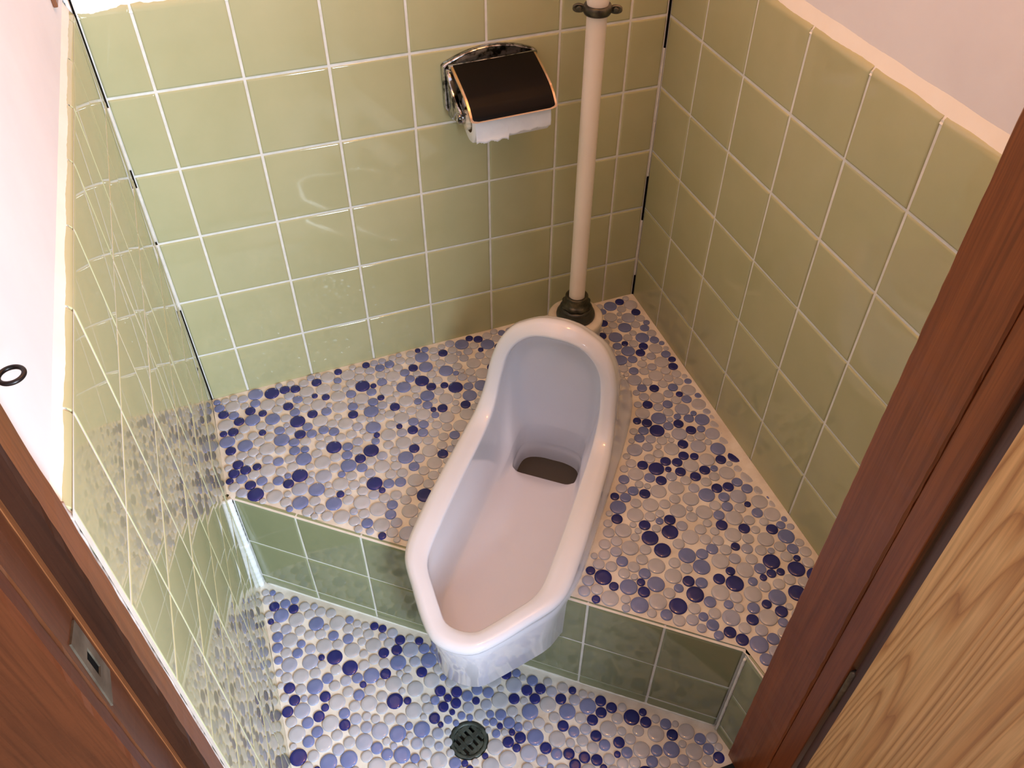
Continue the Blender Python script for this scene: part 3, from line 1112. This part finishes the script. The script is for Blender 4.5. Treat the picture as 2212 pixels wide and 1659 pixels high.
# the roll with its torn loose end
RC = (4.05, -0.57, 4.17)
roll = thing('toilet_paper_roll', 'white toilet paper roll with a torn loose sheet, under the black cover', 'toilet paper', (RC[0], RC[1], RC[2] - 0.37))
RX0, RX1, RR = 3.555, 4.565, 0.29
mb = MB()
mb.lathe((RX0, RC[1], RC[2]), [(0.16, 0), (RR - 0.012, 0), (RR, 0.012), (RR, RX1 - RX0 - 0.012), (RR - 0.012, RX1 - RX0), (0.16, RX1 - RX0)], (1, 0, 0), 64)
mb.build('wound_paper', M['paper'], roll)
mb = MB()
mb.lathe((RX0 + 0.002, RC[1], RC[2]), [(0.158, 0), (0.158, RX1 - RX0 - 0.004)], (1, 0, 0), 40)
mb.build('core', M['cardboard'], roll)
mb = MB()
rs = random.Random(3)
NX = 90
top, bot = [], []
cols_ = []
for k in range(NX + 1):
    s = k / NX
    x = RX0 + 0.004 + (RX1 - RX0 - 0.008) * s
    if s < 0.43:
        zb = 3.99 - 0.02 * s + 0.012 * math.sin(s * 40) + rs.uniform(-0.006, 0.006)
    else:
        zb = 4.02 + 0.02 * (s - 0.43) + 0.010 * math.sin(s * 33) + rs.uniform(-0.007, 0.007)
    col = []
    for j in range(8):
        a = math.radians(70 - 70 * j / 7)
        col.append((x, RC[1] - (RR + 0.006) * math.cos(a), RC[2] + (RR + 0.006) * math.sin(a)))
    for j in range(1, 7):
        z = RC[2] + (zb - RC[2]) * j / 6
        col.append((x, RC[1] - (RR + 0.006) - 0.006 * math.sin(j * 1.1 + s * 5) * j / 6 - (0.012 if s < 0.43 else 0) * j / 6, z))
    cols_.append(col)
mb.loft(cols_, 0, False)
o = mb.build('loose_sheet', M['paper'], roll)
sm = o.modifiers.new('solid', 'SOLIDIFY')
sm.thickness = 0.0004

for q in (holder, roll):       # the holder hangs a little askew
    q.rotation_euler = (0, -0.022, 0)

# ------------------------------------------------------------------ floor drain
drain = thing('floor_drain', 'dark round iron drain grate in the lower button-tile floor', 'drain', (DR[0], DR[1], ZL - 0.1))
mb = MB()
DZ = ZL - 0.045
mb.lathe((DR[0], DR[1], DZ), [(0.265, -0.06), (0.265, 0.0), (0.25, 0.022), (0.225, 0.028), (0.205, 0.022), (0.20, 0.0), (0.20, -0.06)], seg=56)
mb.build('rim', M['iron'], drain)
mb = MB()
sd = Vector((0.42, -0.91, 0)).normalized()     # direction of the slots
sp = Vector((0.91, 0.42, 0)).normalized()
dc = Vector((DR[0], DR[1], DZ))
for k in range(-2, 3):
    off = k * 0.083
    hl = math.sqrt(max(0.0, 0.203 ** 2 - off * off))
    w_ = 0.023
    q = dc + sp * off
    pts = [q - sd * hl - sp * w_, q + sd * hl - sp * w_, q + sd * hl + sp * w_, q - sd * hl + sp * w_]
    mb.hexa([(v.x, v.y, DZ - 0.03) for v in pts] + [(v.x, v.y, DZ + 0.016) for v in pts])
for off, hw in ((0.0, 0.035), (0.16, 0.03), (-0.16, 0.03)):
    q = dc + sd * off
    hl = math.sqrt(max(0.0, 0.203 ** 2 - off * off))
    pts = [q - sp * hl - sd * hw, q + sp * hl - sd * hw, q + sp * hl + sd * hw, q - sp * hl + sd * hw]
    pts = [pts[0], pts[3], pts[2], pts[1]] if False else pts
    mb.hexa([(v.x, v.y, DZ - 0.028) for v in pts] + [(v.x, v.y, DZ + 0.014) for v in pts])
mb.lathe(dc + Vector((0, 0, 0.014)), [(0.06, 0), (0.055, 0.008), (0.0, 0.010)], seg=28)
mb.build('grate', M['iron'], drain, bevel=0.006)
mb = MB()
mb.lathe((DR[0], DR[1], DZ), [(0.26, -0.05), (0.25, -0.40), (0.0, -0.42)], seg=40)
mb.build('well', M['hole'], drain)

# ------------------------------------------------------------------ door wall, posts and door
mb = MB()
mb.box(5.14, XR + 0.9, YF - 0.72, YF - 0.012, -2.6, CEIL, 1)
mb.box(XL - 0.9, 5.0, YF - 0.72, YF - 0.012, 16.4, CEIL, 1)
tiles(mb, (0, YF, 0), (1, 0, 0), (0, 0, 1), (0, 1, 0), [5.02, 5.6, XR - 0.01], rows, round_top=0.1)
mb.box(XL - 6.0, XL - 0.72, YF - 0.42, YF - 0.012, -2.6, CEIL, 1)
wall_front = struct(mb.build('wall_front', [M['tile'], M['plaster']]), 'wall with the door opening through which the room is seen', 'wall')

# left post: stop strip, rebate, jamb with strike plate, casing
XJ = XL - 0.012
left = struct(thing('trim_1', 'worn brown wooden door post on the left, with strike plate', 'door post', (XJ - 0.3, -7.1, ZL)), 'worn brown wooden door post on the left, with strike plate', 'door post')
ZT = 16.4
rg = random.Random(5)


def wavy_post(x0, x1, y0, y1, z0, z1, mat, name, parent, jx=0.006, nz=140, mat2=None):
    """board whose arrises are slightly worn and uneven"""
    mb = MB()
    loops = []
    j = [0.0] * 8
    for k in range(nz + 1):
        z = z0 + (z1 - z0) * k / nz
        c = 0.018
        e = lambda: rg.uniform(-jx, jx)
        loops.append([(x0 + c, y0 + e() * 0.4, z), (x1 - c + e(), y0 + e() * 0.4, z), (x1 + e() * 0.3, y0 + c + e(), z), (x1 + e() * 0.3, y1 - c + e(), z), (x1 - c + e(), y1, z), (x0 + c, y1, z), (x0, y1 - c, z), (x0, y0 + c, z)])
    mb.loft(loops, 0, True, True, True, smooth=False)
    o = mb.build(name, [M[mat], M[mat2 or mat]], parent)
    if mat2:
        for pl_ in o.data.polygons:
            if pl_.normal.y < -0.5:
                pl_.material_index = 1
    return o


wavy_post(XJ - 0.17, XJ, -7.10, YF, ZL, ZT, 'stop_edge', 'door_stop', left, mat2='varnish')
wavy_post(XJ - 0.34, XJ - 0.13, -7.44, -7.10, ZL, ZT, 'post_left', 'jamb', left)
wavy_post(XJ - 3.2, XJ - 0.13, -7.56, -7.44, ZL, ZT, 'casing', 'casing', left)
# pale joint line between rebate and jamb
mb = MB()
mb.box(XJ - 0.133, XJ - 0.124, -7.150, -7.102, ZL, ZT)
mb.build('rebate_strip', M['stop_edge'], left)
# strike plate with its hole
mb = MB()
ZS = 5.12
sy0, sy1 = -7.40, -7.20
xs_ = XJ - 0.1305
pl = [(sy0, ZS - 0.30), (sy1, ZS - 0.26), (sy1, ZS + 0.30), (sy0 + 0.03, ZS + 0.34)]
hw_ = [(-7.33, ZS - 0.10), (-7.26, ZS - 0.10), (-7.26, ZS + 0.11), (-7.33, ZS + 0.11)]
mb.loft([[(xs_, y, z) for y, z in pl], [(xs_ + 0.012, y, z) for y, z in pl], [(xs_ + 0.012, y, z) for y, z in hw_], [(xs_ + 0.001, y, z) for y, z in hw_]], 0, True, smooth=False)
sp_ = mb.build('strike_plate', M['strike'], left)
mb = MB()
mb.quad(*[(xs_ + 0.002, y, z) for y, z in hw_], 0)
mb.build('latch_hole', M['hole'], sp_)
# plaster edge between the tile end and the post
mb = MB()
bead(mb, (XJ - 0.02, YF + 0.025, ZL), (XJ - 0.02, YF + 0.025, 5.9), 0.017, 0, 0.7, 160)
mb.build('plaster_edge', M['old_plaster'], wall_left)

# right post
XQ = 4.945
right = struct(thing('trim_2', 'dark red-brown wooden door post on the right', 'door post', (XQ + 0.1, -7.2, ZL)), 'dark red-brown wooden door post on the right', 'door post')
wavy_post(-(XQ + 0.30), -XQ, -7.40, -6.82, ZL, ZT, 'post', 'tmp', right)
o = right.children[0]
o.name = 'door_stop'
for v in o.data.vertices:      # mirror the board to face left
    v.co.x = -(v.co.x + right['_o'][0] * U) - right['_o'][0] * U
o.data.flip_normals()
mb = MB()
mb.box(XQ + 0.022, XQ + 0.30, -7.645, -7.40, ZL, ZT)
mb.build('jamb', M['post'], right, bevel=0.012)
mb = MB()
mb.box(XQ + 0.30, XQ + 3.0, -7.60, -7.56, ZL + 1.0, ZT)
mb.build('casing', M['post'], right)

# open door, hinged on the right post and swung out towards the hall
DH = Vector((XQ + 0.075, -7.675, 0))
dd = Vector((-0.26, -0.966, 0)).normalized()      # along the door leaf
dn = Vector((dd.y, -dd.x, 0))                    # out of its face, towards the camera side
if dn.x > 0:
    dn = -dn
door = thing('door_1', 'light wood grain door standing open at the right post', 'door', (DH.x, DH.y, ZL + 1.15))
struct(door, 'light wood grain door standing open at the right post', 'door')
DZ0, DZ1 = ZL + 1.15, 16.2


def door_box(mb, s0, s1, n0, n1, z0, z1, mat=0):
    c = [DH + dd * s0 + dn * n0, DH + dd * s1 + dn * n0, DH + dd * s1 + dn * n1, DH + dd * s0 + dn * n1]
    mb.hexa([(q.x, q.y, z0) for q in c] + [(q.x, q.y, z1) for q in c], mat)


mb = MB()
door_box(mb, 0.0, 5.45, -0.30, 0.0, DZ0, DZ1)
bm_ = mb.build('leaf_core', M['door_edge'], door)
mb = MB()
door_box(mb, 0.115, 5.44, 0.0, 0.012, DZ0 + 0.02, DZ1 - 0.02)
o = mb.build('face_panel', M['laminate'], door)
o['label'] = 'light wood grain laminate face'
for z in (1.0, 7.2, 13.5):
    mb = MB()
    mb.tube([(DH.x - 0.0, DH.y + 0.012, z), (DH.x - 0.0, DH.y + 0.012, z + 0.8)], 0.035, 12)
    mb.build('hinge', M['strike'], door)
mb = MB()
kc = DH + dd * 5.0 + dn * 0.012
mb.lathe((kc.x, kc.y, 5.1), [(0.25, 0), (0.25, 0.03), (0.10, 0.05), (0.09, 0.30), (0.22, 0.36), (0.27, 0.48), (0.24, 0.60), (0.12, 0.66), (0, 0.67)], dn, 32)
mb.build('knob', M['strike'], door)

mb = MB()
mb.box(-9, 14, -21.4, YF - 0.72, CEIL, CEIL + 0.5)
struct(mb.build('ceiling_hall', M['plaster']), 'white hall ceiling outside the door', 'ceiling')

# threshold
mb = MB()
mb.box(XL - 0.3, XQ + 0.3, -7.62, -7.10, ZL - 0.4, ZL + 0.12)
struct(mb.build('trim_3', M['post'], bevel=0.02), 'wooden threshold under the door opening', 'threshold')

# screw eye in the plaster next to the left post
EY = (-0.486, -6.800, 6.77)
mb = MB()
pts = [(EY[0] + 0.054 * math.cos(a), EY[1] + 0.054 * math.sin(a), EY[2]) for a in [math.pi + k * 6.28319 / 40 for k in range(40)]]
mb.tube(pts, 0.0115, 14, closed=True)
mb.tube([(EY[0] - 0.05, EY[1] + 0.0, EY[2]), (EY[0] - 0.16, EY[1] + 0.0, EY[2])], 0.0125, 12)
eye = mb.build('screw_eye', M['dark_metal'], origin=(EY[0] - 0.1, EY[1], EY[2]))
eye['label'] = 'small black metal screw eye in the white wall by the left door post'
eye['category'] = 'screw eye'

# corner strip of bare wood above the left wall's tiles
mb = MB()
mb.box(XL - 0.074, XL - 0.03, -0.72, 0.07, 6.14, CEIL)
struct(mb.build('trim_4', M['stop_edge'], bevel=0.01), 'bare wood strip in the upper left corner', 'trim')

# ------------------------------------------------------------------ ceiling, lamp, hall
mb = MB()
mb.box(XL - 0.9, XR + 0.9, YF - 0.7, 0.9, CEIL, CEIL + 0.5)
struct(mb.build('ceiling', M['plaster']), 'white ceiling of the toilet room', 'ceiling')
lamp = thing('ceiling_lamp', 'round ceiling lamp with a warm bulb above the toilet', 'lamp', (LAMP[0], LAMP[1], CEIL))
mb = MB()
mb.lathe((LAMP[0], LAMP[1], CEIL), [(0.55, 0), (0.55, -0.12), (0.40, -0.22), (0.25, -0.28), (0.20, -0.9), (0.16, -0.95)], seg=40)
mb.build('socket', M['plastic'], lamp)

mb = MB()
mb.box(-9, 14, -21.0, -7.62, ZL - 0.4, ZL + 0.1)
struct(mb.build('floor_hall', M['hallfloor']), 'pale wooden hall floor outside the door', 'floor')
mb = MB()
WX0, WX1, WZ0, WZ1 = 2.9, 7.3, 4.4, 12.8
mb.box(-9, WX0, -21.4, -21.0, ZL, CEIL)
mb.box(WX1, 14, -21.4, -21.0, ZL, CEIL)
mb.box(WX0, WX1, -21.4, -21.0, ZL, WZ0)
mb.box(WX0, WX1, -21.4, -21.0, WZ1, CEIL)
struct(mb.build('wall_hall', M['plaster']), 'white hall wall with a window, behind the viewer', 'wall')
win = struct(thing('window_1', 'hall window in the white wall behind the viewer', 'window', (5.1, -21.2, WZ0)), 'hall window in the white wall behind the viewer', 'window')
mb = MB()
mb.box(WX0, WX1, -21.3, -21.1, WZ0, WZ0 + 0.3)
mb.box(WX0, WX1, -21.3, -21.1, WZ1 - 0.3, WZ1)
mb.box(WX0, WX0 + 0.3, -21.3, -21.1, WZ0, WZ1)
mb.box(WX1 - 0.3, WX1, -21.3, -21.1, WZ0, WZ1)
mb.build('window_frame', M['post'], win)

for o in scene.objects:
    if '_o' in o:
        del o['_o']
